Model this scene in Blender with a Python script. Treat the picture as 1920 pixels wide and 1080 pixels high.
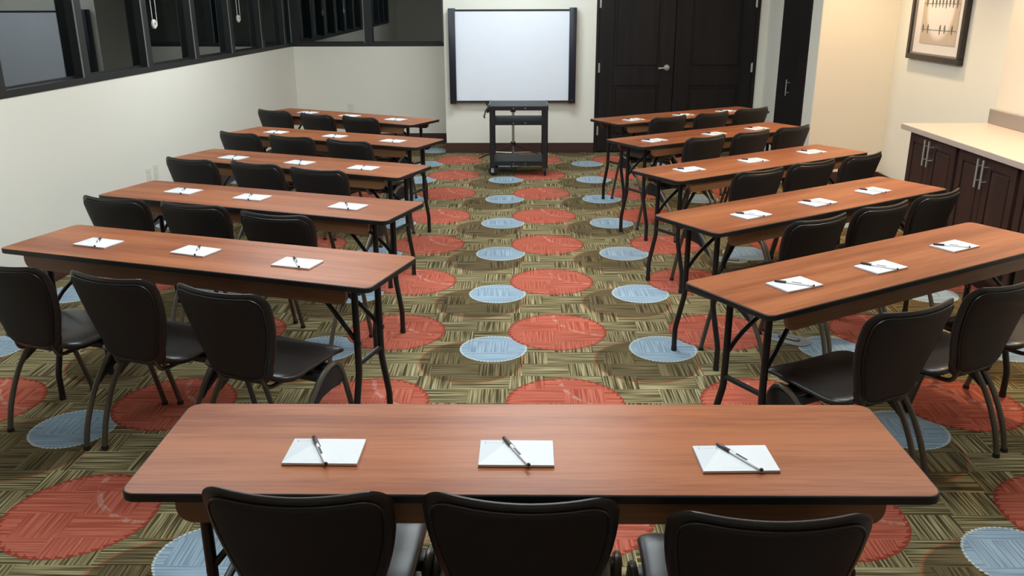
import bpy, bmesh, math, random
from mathutils import Vector, Matrix
random.seed(7)
PI = math.pi
R = math.radians
for o in list(bpy.data.objects): bpy.data.objects.remove(o)
scene = bpy.context.scene
COL = scene.collection

# ------------------------------------------------------------------ camera
PITCH, ROLL, YAW, CAM_H, FPX = 0.324723, -0.003519, R(0.7), 1.7906, 1610.46
cp, sp = math.cos(PITCH), math.sin(PITCH)
fw = Vector((0, cp, -sp)); up = Vector((0, sp, cp)); rt = Vector((1, 0, 0))
cr, sr = math.cos(ROLL), math.sin(ROLL)
rt, up = cr*rt + sr*up, -sr*rt + cr*up
Z = Matrix.Rotation(YAW, 3, 'Z')
rt, up, fw = Z @ rt, Z @ up, Z @ fw
cam_data = bpy.data.cameras.new('camera')
cam = bpy.data.objects.new('camera', cam_data); COL.objects.link(cam)
cam.matrix_world = Matrix(((rt.x, up.x, -fw.x, 0), (rt.y, up.y, -fw.y, 0), (rt.z, up.z, -fw.z, CAM_H), (0, 0, 0, 1)))
cam_data.sensor_width = 36.0
cam_data.lens = FPX/1920*36.0
cam_data.clip_start = 0.05
scene.camera = cam

# ------------------------------------------------------------------ world, exposure
w = bpy.data.worlds.new('night'); scene.world = w; w.use_nodes = True
w.node_tree.nodes['Background'].inputs[0].default_value = (0.35, 0.55, 0.6, 1)
w.node_tree.nodes['Background'].inputs[1].default_value = 0.008
scene.view_settings.view_transform = 'Standard'
scene.view_settings.look = 'None'
scene.view_settings.exposure = 0.62
scene.view_settings.gamma = 1.0
scene.view_settings.use_curve_mapping = False

# ceiling luminaires: centre, size, emission strength (built further down as fixtures)
LUM_COL = (0.89, 0.99, 1.03)
LUMS = [((-1.9, 3.9), 9.5), ((0.1, 5.3), 12.5), ((-1.9, 7.4), 10.5), ((0.0, 9.1), 11.5), ((0.0, 2.3), 9.5), ((1.7, 3.6), 8.0)]  # left pair, front and near-right boxes are added fill on the unseen ceiling
# warm recessed downlights: position, watts, aimed straight down
DOWN_COL = (1.0, 0.74, 0.46)
DOWNS = [((3.02, 4.6), 95), ((3.02, 6.0), 75), ((3.05, 7.9), 80), ((2.2, 7.2), 30)]

# ------------------------------------------------------------------ helpers
def tag(o, label=None, cat=None, group=None, kind=None):
    if label: o['label'] = label
    if cat: o['category'] = cat
    if group: o['group'] = group
    if kind: o['kind'] = kind
    return o

def obj(name, bm, mat, parent=None, smooth=True, sharp=0.6):
    me = bpy.data.meshes.new(name)
    bmesh.ops.recalc_face_normals(bm, faces=bm.faces)
    if smooth:
        for f in bm.faces: f.smooth = True
        for e in bm.edges:
            if len(e.link_faces) == 2 and e.calc_face_angle(0) > sharp: e.smooth = False
    bm.to_mesh(me); bm.free()
    me.materials.append(mat)
    o = bpy.data.objects.new(name, me); COL.objects.link(o)
    if parent: o.parent = parent
    return o

def empty(name, label, cat, loc=(0, 0, 0), rz=0, group=None):
    o = bpy.data.objects.new(name, None); COL.objects.link(o)
    o.empty_display_size = 0.05
    o.location = loc; o.rotation_euler = (0, 0, rz)
    return tag(o, label, cat, group)

def copy_tree(o, parent=None):
    c = o.copy(); COL.objects.link(c); c.parent = parent
    for ch in list(o.children): copy_tree(ch, c)
    return c

def box(bm, x0, x1, y0, y1, z0, z1, bev=0.0, seg=1):
    b = bmesh.new()
    vs = [b.verts.new((x, y, z)) for x in (x0, x1) for y in (y0, y1) for z in (z0, z1)]
    for q in ((0, 1, 3, 2), (4, 6, 7, 5), (0, 4, 5, 1), (2, 3, 7, 6), (0, 2, 6, 4), (1, 5, 7, 3)):
        b.faces.new([vs[i] for i in q])
    bmesh.ops.recalc_face_normals(b, faces=b.faces)
    if bev: bmesh.ops.bevel(b, geom=b.edges[:], offset=bev, segments=seg, affect='EDGES', profile=0.5)
    merge(bm, b)
    return bm

def merge(bm, b):
    me = bpy.data.meshes.new('tmp'); b.to_mesh(me); b.free(); bm.from_mesh(me); bpy.data.meshes.remove(me)

def smooth_path(pts, n=6):
    P = [Vector(p) for p in pts]; out = []
    for i in range(len(P)-1):
        p0 = P[max(i-1, 0)]; p1 = P[i]; p2 = P[i+1]; p3 = P[min(i+2, len(P)-1)]
        for k in range(n):
            t = k/n
            out.append(0.5*((2*p1)+(-p0+p2)*t+(2*p0-5*p1+4*p2-p3)*t*t+(-p0+3*p1-3*p2+p3)*t**3))
    out.append(P[-1]); return out

def tube(bm, pts, r, n=10, cap=True, closed=False):
    P = [Vector(p) for p in pts]; m = len(P)
    prev = None; rings = []
    for i in range(m):
        if closed: d = (P[(i+1) % m]-P[i-1]).normalized()
        else: d = (P[min(i+1, m-1)]-P[max(i-1, 0)]).normalized()
        if prev is None:
            a = Vector((0, 0, 1)) if abs(d.z) < 0.9 else Vector((1, 0, 0))
            nrm = d.cross(a).normalized()
        else:
            nrm = (prev - d*prev.dot(d)).normalized()
        prev = nrm; bi = d.cross(nrm)
        rr = r[i] if isinstance(r, (list, tuple)) else r
        rings.append([bm.verts.new(P[i]+rr*(math.cos(2*PI*k/n)*nrm+math.sin(2*PI*k/n)*bi)) for k in range(n)])
    for i in range(m if closed else m-1):
        A, B = rings[i], rings[(i+1) % m]
        for k in range(n): bm.faces.new((A[k], A[(k+1) % n], B[(k+1) % n], B[k]))
    if cap and not closed:
        bm.faces.new(rings[0][::-1]); bm.faces.new(rings[-1])
    return bm

def prism(bm, pts, z0, z1, bev=0.0, seg=2, map3=None):
    b = bmesh.new()
    A = [b.verts.new((x, y, z0)) for x, y in pts]; B = [b.verts.new((x, y, z1)) for x, y in pts]
    n = len(pts)
    b.faces.new(A[::-1]); b.faces.new(B)
    for i in range(n): b.faces.new((A[i], A[(i+1) % n], B[(i+1) % n], B[i]))
    if bev:
        es = [e for e in b.edges if abs(e.verts[0].co.z-e.verts[1].co.z) < 1e-6]
        bmesh.ops.bevel(b, geom=es, offset=bev, segments=seg, affect='EDGES', profile=0.5)
    if map3:
        for v in b.verts: v.co = Vector(map3(*v.co))
    merge(bm, b); return bm

def rrect(x0, x1, y0, y1, r, n=5):
    rs = r if isinstance(r, (list, tuple)) else (r,)*4      # order: bl, br, tr, tl
    out = []
    for (cx, cy, a, rr) in ((x0+rs[0], y0+rs[0], PI, rs[0]), (x1-rs[1], y0+rs[1], 1.5*PI, rs[1]),
                            (x1-rs[2], y1-rs[2], 0, rs[2]), (x0+rs[3], y1-rs[3], .5*PI, rs[3])):
        for k in range(n+1):
            t = a+k/n*PI/2; out.append((cx+rr*math.cos(t), cy+rr*math.sin(t)))
    return out

def densify(pts, step):
    out = []
    for i in range(len(pts)):
        a = Vector(pts[i]); b = Vector(pts[(i+1) % len(pts)]); m = max(1, int((b-a).length/step))
        for k in range(m): out.append(tuple(a+(b-a)*k/m))
    return out

def pillow(bm, outline, cx, cy, top, bot, map3, rings=(0, .3, .55, .75, .88, .95, .985, 1.0), p=5.0):
    """cushion: outline in a plane, domed top (+n) and bottom (-n), mapped to 3-D"""
    b = bmesh.new(); n = len(outline)
    def ring(s, side):
        h = (1-s**p)**0.5 if s < 1 else 0
        q = top*h if side > 0 else -bot*h
        return [b.verts.new(map3(cx+(x-cx)*s, cy+(y-cy)*s, q)) for x, y in outline]
    prev = None; edge = ring(1.0, 1)
    for side in (1, -1):
        cv = b.verts.new(map3(cx, cy, top if side > 0 else -bot)); prev = None
        for s in rings[1:]:
            cur = edge if s == 1.0 else ring(s, side)
            for k in range(n):
                if prev is None: b.faces.new((cv, cur[k], cur[(k+1) % n]))
                else: b.faces.new((prev[k], cur[k], cur[(k+1) % n], prev[(k+1) % n]))
            prev = cur
    merge(bm, b); return bm

def lathe(bm, prof, n=20, axis='z', c=(0, 0, 0)):
    c = Vector(c); rings = []
    for r, h in prof:
        ring = []
        for k in range(n):
            a = 2*PI*k/n; u, v = r*math.cos(a), r*math.sin(a)
            p = {'z': (u, v, h), 'x': (h, u, v), 'y': (u, h, v)}[axis]
            ring.append(bm.verts.new(c+Vector(p)))
        rings.append(ring)
    for A, B in zip(rings, rings[1:]):
        for k in range(n): bm.faces.new((A[k], A[(k+1) % n], B[(k+1) % n], B[k]))
    bm.faces.new(rings[0]); bm.faces.new(rings[-1]); return bm

# ------------------------------------------------------------------ materials
class NT:
    def __init__(s, name):
        s.m = bpy.data.materials.new(name); s.m.use_nodes = True
        s.t = s.m.node_tree; s.b = s.t.nodes['Principled BSDF']; s.out = s.t.nodes['Material Output']
    def n(s, typ, **kw):
        x = s.t.nodes.new(typ)
        for k, v in kw.items(): setattr(x, k, v)
        return x
    def link(s, a, b): s.t.links.new(a, b)
    def _in(s, sock, v):
        if isinstance(v, bpy.types.NodeSocket): s.link(v, sock)
        else: sock.default_value = v
    def math(s, op, a, b=0.0, c=0.0, clamp=False):
        x = s.n('ShaderNodeMath', operation=op, use_clamp=clamp)
        s._in(x.inputs[0], a); s._in(x.inputs[1], b); s._in(x.inputs[2], c); return x.outputs[0]
    def mix(s, f, a, b):
        x = s.n('ShaderNodeMix', data_type='RGBA')
        s._in(x.inputs[0], f)
        for sock, v in ((x.inputs[6], a), (x.inputs[7], b)):
            if isinstance(v, bpy.types.NodeSocket): s.link(v, sock)
            else: sock.default_value = (*v, 1)
        return x.outputs[2]
    def xyz(s, v):
        x = s.n('ShaderNodeSeparateXYZ'); s.link(v, x.inputs[0]); return x.outputs
    def comb(s, a, b, c):
        x = s.n('ShaderNodeCombineXYZ'); s._in(x.inputs[0], a); s._in(x.inputs[1], b); s._in(x.inputs[2], c); return x.outputs[0]
    def noise(s, vec, scale, detail=2, rough=.5):
        x = s.n('ShaderNodeTexNoise'); s.link(vec, x.inputs['Vector'])
        x.inputs['Scale'].default_value = scale; x.inputs['Detail'].default_value = detail; x.inputs['Roughness'].default_value = rough
        return x.outputs['Fac']
    def bump(s, h, strength, dist):
        x = s.n('ShaderNodeBump'); x.inputs['Strength'].default_value = strength; x.inputs['Distance'].default_value = dist
        s.link(h, x.inputs['Height']); s.link(x.outputs[0], s.b.inputs['Normal'])
    def coord(s, k='Object'): return s.n('ShaderNodeTexCoord').outputs[k]
    def step(s, a, lo, hi):   # smooth 0..1 ramp
        x = s.n('ShaderNodeMapRange', interpolation_type='SMOOTHSTEP')
        s._in(x.inputs[0], a); x.inputs[1].default_value = lo; x.inputs[2].default_value = hi; return x.outputs[0]
    def set(s, col=None, rough=None, metal=None, **kw):
        if col is not None: s._in(s.b.inputs['Base Color'], (*col, 1) if isinstance(col, tuple) else col)
        if rough is not None: s._in(s.b.inputs['Roughness'], rough)
        if metal is not None: s.b.inputs['Metallic'].default_value = metal
        for k, v in kw.items(): s.b.inputs[k].default_value = v
        return s.m

def plain(name, col, rough=.5, metal=0, var=.08, scale=30, bump=0, **kw):
    s = NT(name); c = s.coord(); f = s.noise(c, scale, 3)
    k = s.math('MULTIPLY_ADD', f, 2*var, 1-var)
    x = s.n('ShaderNodeMix', data_type='RGBA', blend_type='MULTIPLY'); x.inputs[0].default_value = 1
    x.inputs[6].default_value = (*col, 1)
    cc = s.n('ShaderNodeCombineColor'); [s.link(k, cc.inputs[i]) for i in range(3)]
    s.link(cc.outputs[0], x.inputs[7])
    s.set(x.outputs[2], rough, metal, **kw)
    if bump: s.bump(f, bump, .002)
    return s.m

def paint(name, col):
    s = NT(name); c = s.coord(); f = s.noise(c, 220, 3); g = s.noise(c, 1.3, 2)
    a = tuple(v*.965 for v in col)
    s.set(s.mix(g, a, col), .62); s.bump(f, .12, .0012); return s.m

def wood(name, dark, light, rough=.34, along='x', scale=1.0, spec=.5):
    s = NT(name); c = s.xyz(s.coord()); info = s.n('ShaderNodeObjectInfo').outputs['Random']
    off = s.math('MULTIPLY', info, 37.0)
    ax = {'x': (c[0], c[1], c[2]), 'z': (c[2], c[0], c[1]), 'y': (c[1], c[0], c[2])}[along]
    v1 = s.comb(s.math('MULTIPLY_ADD', ax[0], .8*scale, off), s.math('MULTIPLY', ax[1], 14*scale), s.math('MULTIPLY', ax[2], 14*scale))
    v2 = s.comb(s.math('MULTIPLY_ADD', ax[0], 7*scale, off), s.math('MULTIPLY', ax[1], 190*scale), s.math('MULTIPLY', ax[2], 190*scale))
    v3 = s.comb(s.math('MULTIPLY_ADD', ax[0], .5, off), s.math('MULTIPLY', ax[1], 3.0), off)
    broad = s.noise(v1, 1.0, 3, .55); fine = s.noise(v2, 1.0, 3, .6); zone = s.noise(v3, 1.2, 1)
    f = s.math('ADD', s.math('MULTIPLY', broad, .62), s.math('MULTIPLY', fine, .38))
    f = s.math('ADD', f, s.math('MULTIPLY_ADD', zone, .3, -.15))
    f = s.step(f, .34, .66)
    s.set(s.mix(f, dark, light), rough); s.b.inputs['Specular IOR Level'].default_value = spec
    s.bump(fine, .04, .0006); return s.m

def leather(name, col, rough=.42):
    s = NT(name); c = s.coord()
    v = s.n('ShaderNodeTexVoronoi'); v.inputs['Scale'].default_value = 420; s.link(c, v.inputs['Vector'])
    g = s.noise(c, 9, 3)
    s.set(s.mix(g, tuple(x*.8 for x in col), tuple(x*1.25 for x in col)), rough)
    s.bump(v.outputs['Distance'], .10, .0008); return s.m

M = {}
M['wall'] = paint('wall_paint_cream', (.84, .83, .735))
M['wall_warm_lit'] = paint('wall_cream_warm_light_tint', (.82, .76, .64))  # cream paint with the warm downlight glow put into its colour
M['ceiling'] = paint('ceiling_white', (.72, .72, .70))
M['base'] = plain('baseboard_brown', (.060, .026, .020), .45, var=.15)
M['frame'] = plain('window_frame_black', (.008, .009, .0095), .5, metal=.0)
M['bead'] = plain('window_bead_grey', (.16, .17, .17), .4)
M['door'] = wood('door_espresso', (.010, .0085, .008), (.017, .014, .013), .45, 'z', spec=.25)
M['closet'] = wood('closet_espresso', (.009, .008, .008), (.020, .017, .016), .45, 'z', 1.6, .25)
M['cab'] = wood('cabinet_dark_cherry', (.036, .016, .013), (.062, .028, .021), .40, 'z')
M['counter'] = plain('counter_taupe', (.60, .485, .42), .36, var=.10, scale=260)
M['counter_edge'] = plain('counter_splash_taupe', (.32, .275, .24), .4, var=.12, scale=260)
M['chrome'] = plain('satin_nickel', (.66, .64, .61), .28, metal=.6, var=.03)
M['wood'] = wood('table_cherry_laminate', (.21, .057, .020), (.395, .132, .050), .36, 'x', spec=.24)
M['apron'] = wood('table_apron_cherry', (.17, .075, .033), (.26, .125, .055), .42, 'x')
M['edge'] = plain('table_edge_black', (.006, .006, .006), .5, var=.1)
M['steel'] = plain('black_painted_steel', (.009, .009, .010), .30, var=.1, scale=80)
M['bronze'] = plain('chair_tube_bronze', (.115, .10, .078), .32, metal=.45, var=.06)
M['leather'] = leather('chair_leather_dark', (.019, .0155, .014), .36)
M['seatl'] = leather('chair_seat_leather', (.022, .019, .017), .33)
M['shell'] = leather('chair_back_fabric', (.0075, .0065, .0065), .62)
M['plastic'] = plain('black_plastic', (.010, .010, .012), .42, var=.1)
M['rubber'] = plain('black_rubber', (.012, .012, .012), .7)
M['cart'] = plain('cart_black_steel', (.016, .018, .022), .34, var=.15, scale=60)
M['carttop'] = plain('cart_shelf_grey', (.034, .040, .042), .62, var=.15, scale=40)
M['board'] = plain('whiteboard_surface', (.83, .88, .96), .3, var=.012, scale=3)
M['rail'] = plain('whiteboard_rail_navy', (.012, .015, .026), .36, var=.08)
M['plate'] = plain('outlet_plate_ivory', (.74, .72, .64), .4, var=.02)
M['slot'] = plain('outlet_slot_dark', (.10, .09, .08), .5)
M['cordw'] = plain('blind_cord_white', (.62, .62, .58), .5, var=.05)
M['cap'] = plain('pen_cap_brown', (.035, .016, .016), .3)
M['barrel'] = plain('pen_barrel_white', (.90, .90, .90), .35, var=.02)
M['ink'] = plain('pen_print_black', (.02, .02, .022), .4)
M['backing'] = plain('notepad_backing', (.22, .10, .08), .7)
M['mat'] = plain('picture_mat_cream', (.80, .76, .72), .7, var=.02)
M['pframe'] = plain('picture_frame_black', (.020, .016, .014), .4, var=.2)
M['pfillet'] = plain('picture_frame_grey_lip', (.24, .22, .20), .4, var=.1)
M['zinc'] = plain('caster_zinc', (.55, .55, .53), .35, metal=.3)
M['tripod'] = plain('tripod_silver', (.55, .54, .50), .32, metal=.8, var=.04)
M['boxgrey'] = plain('floor_box_grey', (.26, .30, .32), .45, var=.1)

def notepad_mat():
    s = NT('notepad_print'); c = s.xyz(s.coord()); x, y = c[0], c[1]
    def rect(x0, x1, y0, y1):
        a = s.math('MULTIPLY', s.math('GREATER_THAN', x, x0), s.math('LESS_THAN', x, x1))
        b = s.math('MULTIPLY', s.math('GREATER_THAN', y, y0), s.math('LESS_THAN', y, y1))
        return s.math('MULTIPLY', a, b)
    br = rect(-.0775, -.0755, .0425, .0505)
    for q in ((-.0775, -.0735, .0497, .0505), (-.0775, -.0735, .0425, .0433), (-.0345, -.0325, .0425, .0505),
              (-.0365, -.0325, .0497, .0505), (-.0365, -.0325, .0425, .0433)):
        br = s.math('MAXIMUM', br, rect(*q))
    txt = s.math('MULTIPLY', rect(-.0705, -.0395, .0445, .0485), s.math('GREATER_THAN', s.noise(s.comb(s.math('MULTIPLY', x, 900), s.math('MULTIPLY', y, 300), 0.0), 1, 1), .5))
    foot = s.math('MULTIPLY', rect(-.04, .04, -.0475, -.0450), s.math('GREATER_THAN', s.noise(s.comb(s.math('MULTIPLY', x, 1100), s.math('MULTIPLY', y, 300), 0.0), 1, 1), .5))
    tri = s.math('LESS_THAN', s.math('MULTIPLY_ADD', y, -.62, x), -.055)
    col = s.mix(s.math('MULTIPLY', tri, .75), (.72, .73, .74), (.60, .63, .66))
    col = s.mix(s.math('MULTIPLY', br, .75), col, (.12, .12, .15))
    col = s.mix(s.math('MULTIPLY', txt, .5), col, (.25, .27, .33))
    col = s.mix(s.math('MULTIPLY', foot, .4), col, (.30, .31, .35))
    return s.set(col, .65)
M['pad'] = notepad_mat()

def glass_mat():
    s = NT('window_glass')
    f0 = s.n('ShaderNodeFresnel'); f0.inputs[0].default_value = 2.35
    bf = s.n('ShaderNodeNewGeometry').outputs['Backfacing']; f = s.math('MULTIPLY', f0.outputs[0], s.math('SUBTRACT', 1.0, bf))
    tr = s.n('ShaderNodeBsdfTransparent'); tr.inputs[0].default_value = (.5, .55, .55, 1)
    gl = s.n('ShaderNodeBsdfGlossy'); gl.inputs['Roughness'].default_value = 0.0; gl.inputs[0].default_value = (.92, .96, .96, 1)
    mx = s.n('ShaderNodeMixShader'); s.link(f, mx.inputs[0]); s.link(tr.outputs[0], mx.inputs[1]); s.link(gl.outputs[0], mx.inputs[2])
    s.link(mx.outputs[0], s.out.inputs[0]); return s.m
M['glass'] = glass_mat()
def picglass():
    s = NT('picture_glass')
    f0 = s.n('ShaderNodeFresnel'); f0.inputs[0].default_value = 1.35
    bf = s.n('ShaderNodeNewGeometry').outputs['Backfacing']; f = s.math('MULTIPLY', f0.outputs[0], s.math('SUBTRACT', 1.0, bf))
    tr = s.n('ShaderNodeBsdfTransparent')
    gl = s.n('ShaderNodeBsdfGlossy'); gl.inputs['Roughness'].default_value = 0.05
    mx = s.n('ShaderNodeMixShader'); s.link(f, mx.inputs[0]); s.link(tr.outputs[0], mx.inputs[1]); s.link(gl.outputs[0], mx.inputs[2])
    s.link(mx.outputs[0], s.out.inputs[0]); return s.m
M['picglass'] = picglass()
def emit(name, col, st):
    s = NT(name); e = s.n('ShaderNodeEmission'); e.inputs[0].default_value = (*col, 1); e.inputs[1].default_value = st
    s.link(e.outputs[0], s.out.inputs[0]); return s.m

def art_mat():
    # local frame of the print: x = along the picture (0..1 left to right), z up, metres
    s = NT('print_birds_moon'); c = s.xyz(s.coord()); x, z = c[0], c[2]
    d = s.math('SQRT', s.math('ADD', s.math('POWER', s.math('DIVIDE', x, .245), 2), s.math('POWER', s.math('DIVIDE', s.math('SUBTRACT', z, .30), .255), 2)))
    n = s.noise(s.coord(), 6, 3)
    moon = s.step(d, 1.16, .86)
    bg = s.mix(n, (.50, .40, .31), (.60, .49, .38))
    return s.set(s.mix(moon, bg, (.84, .77, .72)), .6)
M['art'] = art_mat()

def carpet_mat():
    s = NT('carpet_circles')
    c = s.xyz(s.coord('Object'))
    SX, SY = .9144, .9135
    a = R(.15); ca, sa = math.cos(a), math.sin(a)
    ox, oy = .200, 4.547
    px = s.math('SUBTRACT', c[0], ox); py = s.math('SUBTRACT', c[1], oy)
    X = s.math('ADD', s.math('MULTIPLY', px, ca), s.math('MULTIPLY', py, sa))
    Y = s.math('SUBTRACT', s.math('MULTIPLY', py, ca), s.math('MULTIPLY', px, sa))
    # weave wobble for ragged circle outlines
    wob = s.noise(s.comb(s.math('MULTIPLY', X, 140), s.math('MULTIPLY', Y, 140), 0.0), 1, 1)
    wob = s.math('MULTIPLY_ADD', wob, .012, -.006)
    def wrap(v, P, c0):
        t = s.math('DIVIDE', s.math('SUBTRACT', v, c0), P)
        t = s.math('SUBTRACT', t, s.math('ROUND', t)); return s.math('MULTIPLY', t, P)
    def circ(cx, cy):
        u = wrap(X, SX, cx); v = wrap(Y, SY, cy)
        r = s.math('SQRT', s.math('ADD', s.math('MULTIPLY', u, u), s.math('MULTIPLY', v, v)))
        an = s.math('DIVIDE', s.math('ARCTAN2', v, u), 2*PI)
        return u, v, s.math('ADD', r, wob), r, an
    # basket weave
    RH = SY/6; PW = SX/2
    row = s.math('FLOOR', s.math('DIVIDE', Y, RH))
    par = s.math('FLOORED_MODULO', row, 2.0)
    rowm = s.math('FLOORED_MODULO', row, 6.0)
    sh = s.math('ADD', s.math('MULTIPLY', par, .5), s.math('MULTIPLY', s.math('SINE', s.math('MULTIPLY', rowm, 2.1)), .09))
    ux = s.math('ADD', s.math('DIVIDE', X, PW), sh)
    fx = s.math('FRACT', ux); cell = s.math('FLOOR', ux)
    vert = s.math('LESS_THAN', fx, s.math('MULTIPLY_ADD', s.math('SINE', s.math('MULTIPLY', rowm, 3.7)), .07, .42))
    hn = s.noise(s.comb(s.math('MULTIPLY_ADD', X, 3, s.math('MULTIPLY', cell, 5.3)), s.math('MULTIPLY', Y, 120), cell), 1, 1.5, .5)
    vn = s.noise(s.comb(s.math('MULTIPLY', X, 120), s.math('MULTIPLY_ADD', Y, 3, s.math('MULTIPLY', row, 4.7)), row), 1, 1.5, .5)
    st = s.math('ADD', s.math('MULTIPLY', vert, vn), s.math('MULTIPLY', s.math('SUBTRACT', 1.0, vert), hn))
    st1 = s.step(st, .36, .62)
    brn = s.noise(s.comb(X, Y, 0.0), 2.2, 2)
    tan = s.mix(st1, (.058, .043, .018), (.31, .262, .135))
    tan = s.mix(s.math('MULTIPLY', s.step(st, .60, .68), .8), tan, (.46, .41, .26))
    drk = s.mix(st1, (.042, .031, .013), (.160, .122, .060))
    org = s.mix(st1, (.34, .070, .040), (.53, .150, .100))
    blu = s.mix(st1, (.20, .28, .36), (.34, .45, .54))
    col = tan
    # dark circle with a thin orange rim
    u, v, rw, r, an = circ(-.466, -.425)
    col = s.mix(s.math('MULTIPLY', s.step(rw, .279, .270), .95), col, drk)
    rim = s.math('MULTIPLY', s.math('LESS_THAN', s.math('ABSOLUTE', s.math('SUBTRACT', rw, .272)), .006), s.math('GREATER_THAN', st, .47))
    col = s.mix(s.math('MULTIPLY', rim, .6), col, (.46, .15, .07))
    # blue circle with pale ticks on the rim
    u, v, rw, r, an = circ(-.355, -.253)
    col = s.mix(s.math('LESS_THAN', rw, .180), col, blu)
    tick = s.math('MULTIPLY', s.math('LESS_THAN', s.math('ABSOLUTE', s.math('SUBTRACT', rw, .177)), .005), s.math('GREATER_THAN', s.math('FRACT', s.math('MULTIPLY', an, 60)), .4))
    col = s.mix(s.math('MULTIPLY', tick, .7), col, (.70, .72, .62))
    # orange circle, saw-tooth darker rim, faint pale arc
    u, v, rw, r, an = circ(0, 0)
    col = s.mix(s.math('LESS_THAN', rw, .277), col, org)
    saw = s.math('MULTIPLY_ADD', s.math('FRACT', s.math('MULTIPLY', an, 44)), .020, .256)
    rim = s.math('MULTIPLY', s.math('GREATER_THAN', rw, saw), s.math('LESS_THAN', rw, .279))
    col = s.mix(s.math('MULTIPLY', rim, .85), col, (.25, .036, .022))
    au = s.math('SUBTRACT', u, .30); av = s.math('SUBTRACT', v, .25)
    ar = s.math('SQRT', s.math('ADD', s.math('MULTIPLY', au, au), s.math('MULTIPLY', av, av)))
    band = s.math('LESS_THAN', s.math('ABSOLUTE', s.math('SUBTRACT', s.math('ADD', ar, wob), .314)), .011)
    band = s.math('MULTIPLY', band, s.math('LESS_THAN', rw, .262))
    dash = s.step(s.noise(s.comb(s.math('MULTIPLY', X, 26), s.math('MULTIPLY', Y, 26), 3.0), 1, 1), .40, .60)
    col = s.mix(s.math('MULTIPLY', s.math('MULTIPLY', band, dash), .32), col, (.62, .50, .44))
    # worn, slightly soiled pile
    s.set(s.mix(s.math('MULTIPLY', s.step(brn, .35, .7), .12), col, (.10, .09, .06)), .95)
    s.b.inputs['Specular IOR Level'].default_value = .08
    s.bump(st, .45, .003)
    return s.m
M['carpet'] = carpet_mat()

# ------------------------------------------------------------------ the room
CEIL = 2.75
def struct(name, bm, m, parent=None, smooth=False, label=None):
    o = obj(name, bm, m, parent, smooth)
    if parent is None: tag(o, label, None, None, 'structure')
    return o
def sbox(name, m, *a, parent=None, bev=0, label=None):
    return struct(name, box(bmesh.new(), *a, bev=bev), m, parent, label=label)

sbox('floor', M['carpet'], -3.75, 4.0, -1.8, 11.7, -.1, 0, label='patterned carpet floor with orange, blue and olive circles')
sbox('ceiling', M['ceiling'], -3.75, 4.0, -1.8, 11.7, CEIL, CEIL+.1, label='white ceiling')
YW, YR = 10.53, 11.34
# whiteboard wall, its return, the recess wall
sbox('wall_front', M['wall'], -.922, .872, YW, 11.62, 0, CEIL, label='cream wall behind the whiteboard')
sbox('wall_front_header', M['wall'], .872, 2.87, YW, 11.62, 2.16, CEIL, label='cream wall above the dark double door')
sbox('wall_front_corner', M['wall'], 2.775, 2.87, YW, 11.62, 0, 2.16, label='narrow cream wall strip right of the double door')
sbox('wall_recess', M['wall'], -3.2, -.922, YR, YR+.2, 0, 1.222, label='cream wall below the window of the recess')
sbox('wall_recess_header', M['wall'], -3.2, -.922, YR, YR+.2, 2.42, CEIL, label='cream wall above the window of the recess')
# right side
sbox('wall_right_far', M['wall'], 2.87, 3.05, 9.905, 10.53+.3, 0, CEIL, label='cream side wall between double door and closet')
sbox('wall_right_closet_side', M['wall'], 2.87, 3.05, 8.65, 8.945, 0, CEIL, label='pale wall strip right of the closet door')
sbox('wall_right_closet_header', M['wall'], 2.87, 3.05, 8.945, 9.905, 2.30, CEIL, label='cream wall above the closet door')
sbox('wall_alcove', M['wall_warm_lit'], 2.875, 3.75, 8.645, 8.85, 0, CEIL, label='warm lit cream wall facing the tables')
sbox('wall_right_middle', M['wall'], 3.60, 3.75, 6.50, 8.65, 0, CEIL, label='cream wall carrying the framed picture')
sbox('wall_right_near', M['wall_warm_lit'], 3.51, 3.75, -1.6, 6.50, 0, CEIL, label='warm lit wall above the counter')
sbox('wall_near', M['wall'], -3.6, 3.75, -1.8, -1.6, 0, CEIL, label='wall behind the viewer')
# left wall runs at a slight angle: local y along the wall, local +x into the room
LA = -math.atan(.0375)
LROOT = Matrix.Translation((-3.345, 0, 0)) @ Matrix.Rotation(LA, 4, 'Z')
def lset(o): o.matrix_world = LROOT; return o
lset(sbox('wall_left', M['wall'], -.2, 0, -1.7, 11.36, 0, 1.226, label='long cream wall below the left windows'))
lset(sbox('wall_left_header', M['wall'], -.2, 0, -1.7, 11.36, 2.42, CEIL, label='cream wall above the left windows'))
lset(sbox('wall_left_pier', M['wall'], -.2, 0, -1.7, .30, 1.226, 2.42, label='cream wall pier left of the windows'))

# baseboards
def baseboard(name, x0, x1, y0, y1, label):
    return sbox(name, M['base'], x0, x1, y0, y1, 0, .122, bev=.004, label=label)
baseboard('baseboard_front', -.936, .872, YW-.014, YW, 'dark brown baseboard below the whiteboard')
baseboard('baseboard_return', -.936, -.922, YW, YR, 'dark brown baseboard on the recess return')
baseboard('baseboard_recess', -2.95, -.936, YR-.014, YR, 'dark brown baseboard in the recess')
baseboard('baseboard_alcove', 2.87, 3.60, 8.636, 8.65, 'dark brown baseboard of the warm wall')
baseboard('baseboard_right', 3.586, 3.60, 6.50, 8.636, 'dark brown baseboard below the picture')
baseboard('baseboard_closet', 2.856, 2.87, 8.65, 8.93, 'dark brown baseboard beside the closet door')
lset(baseboard('baseboard_left', 0, .014, -1.6, 11.33, 'dark brown baseboard along the left wall'))

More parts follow.
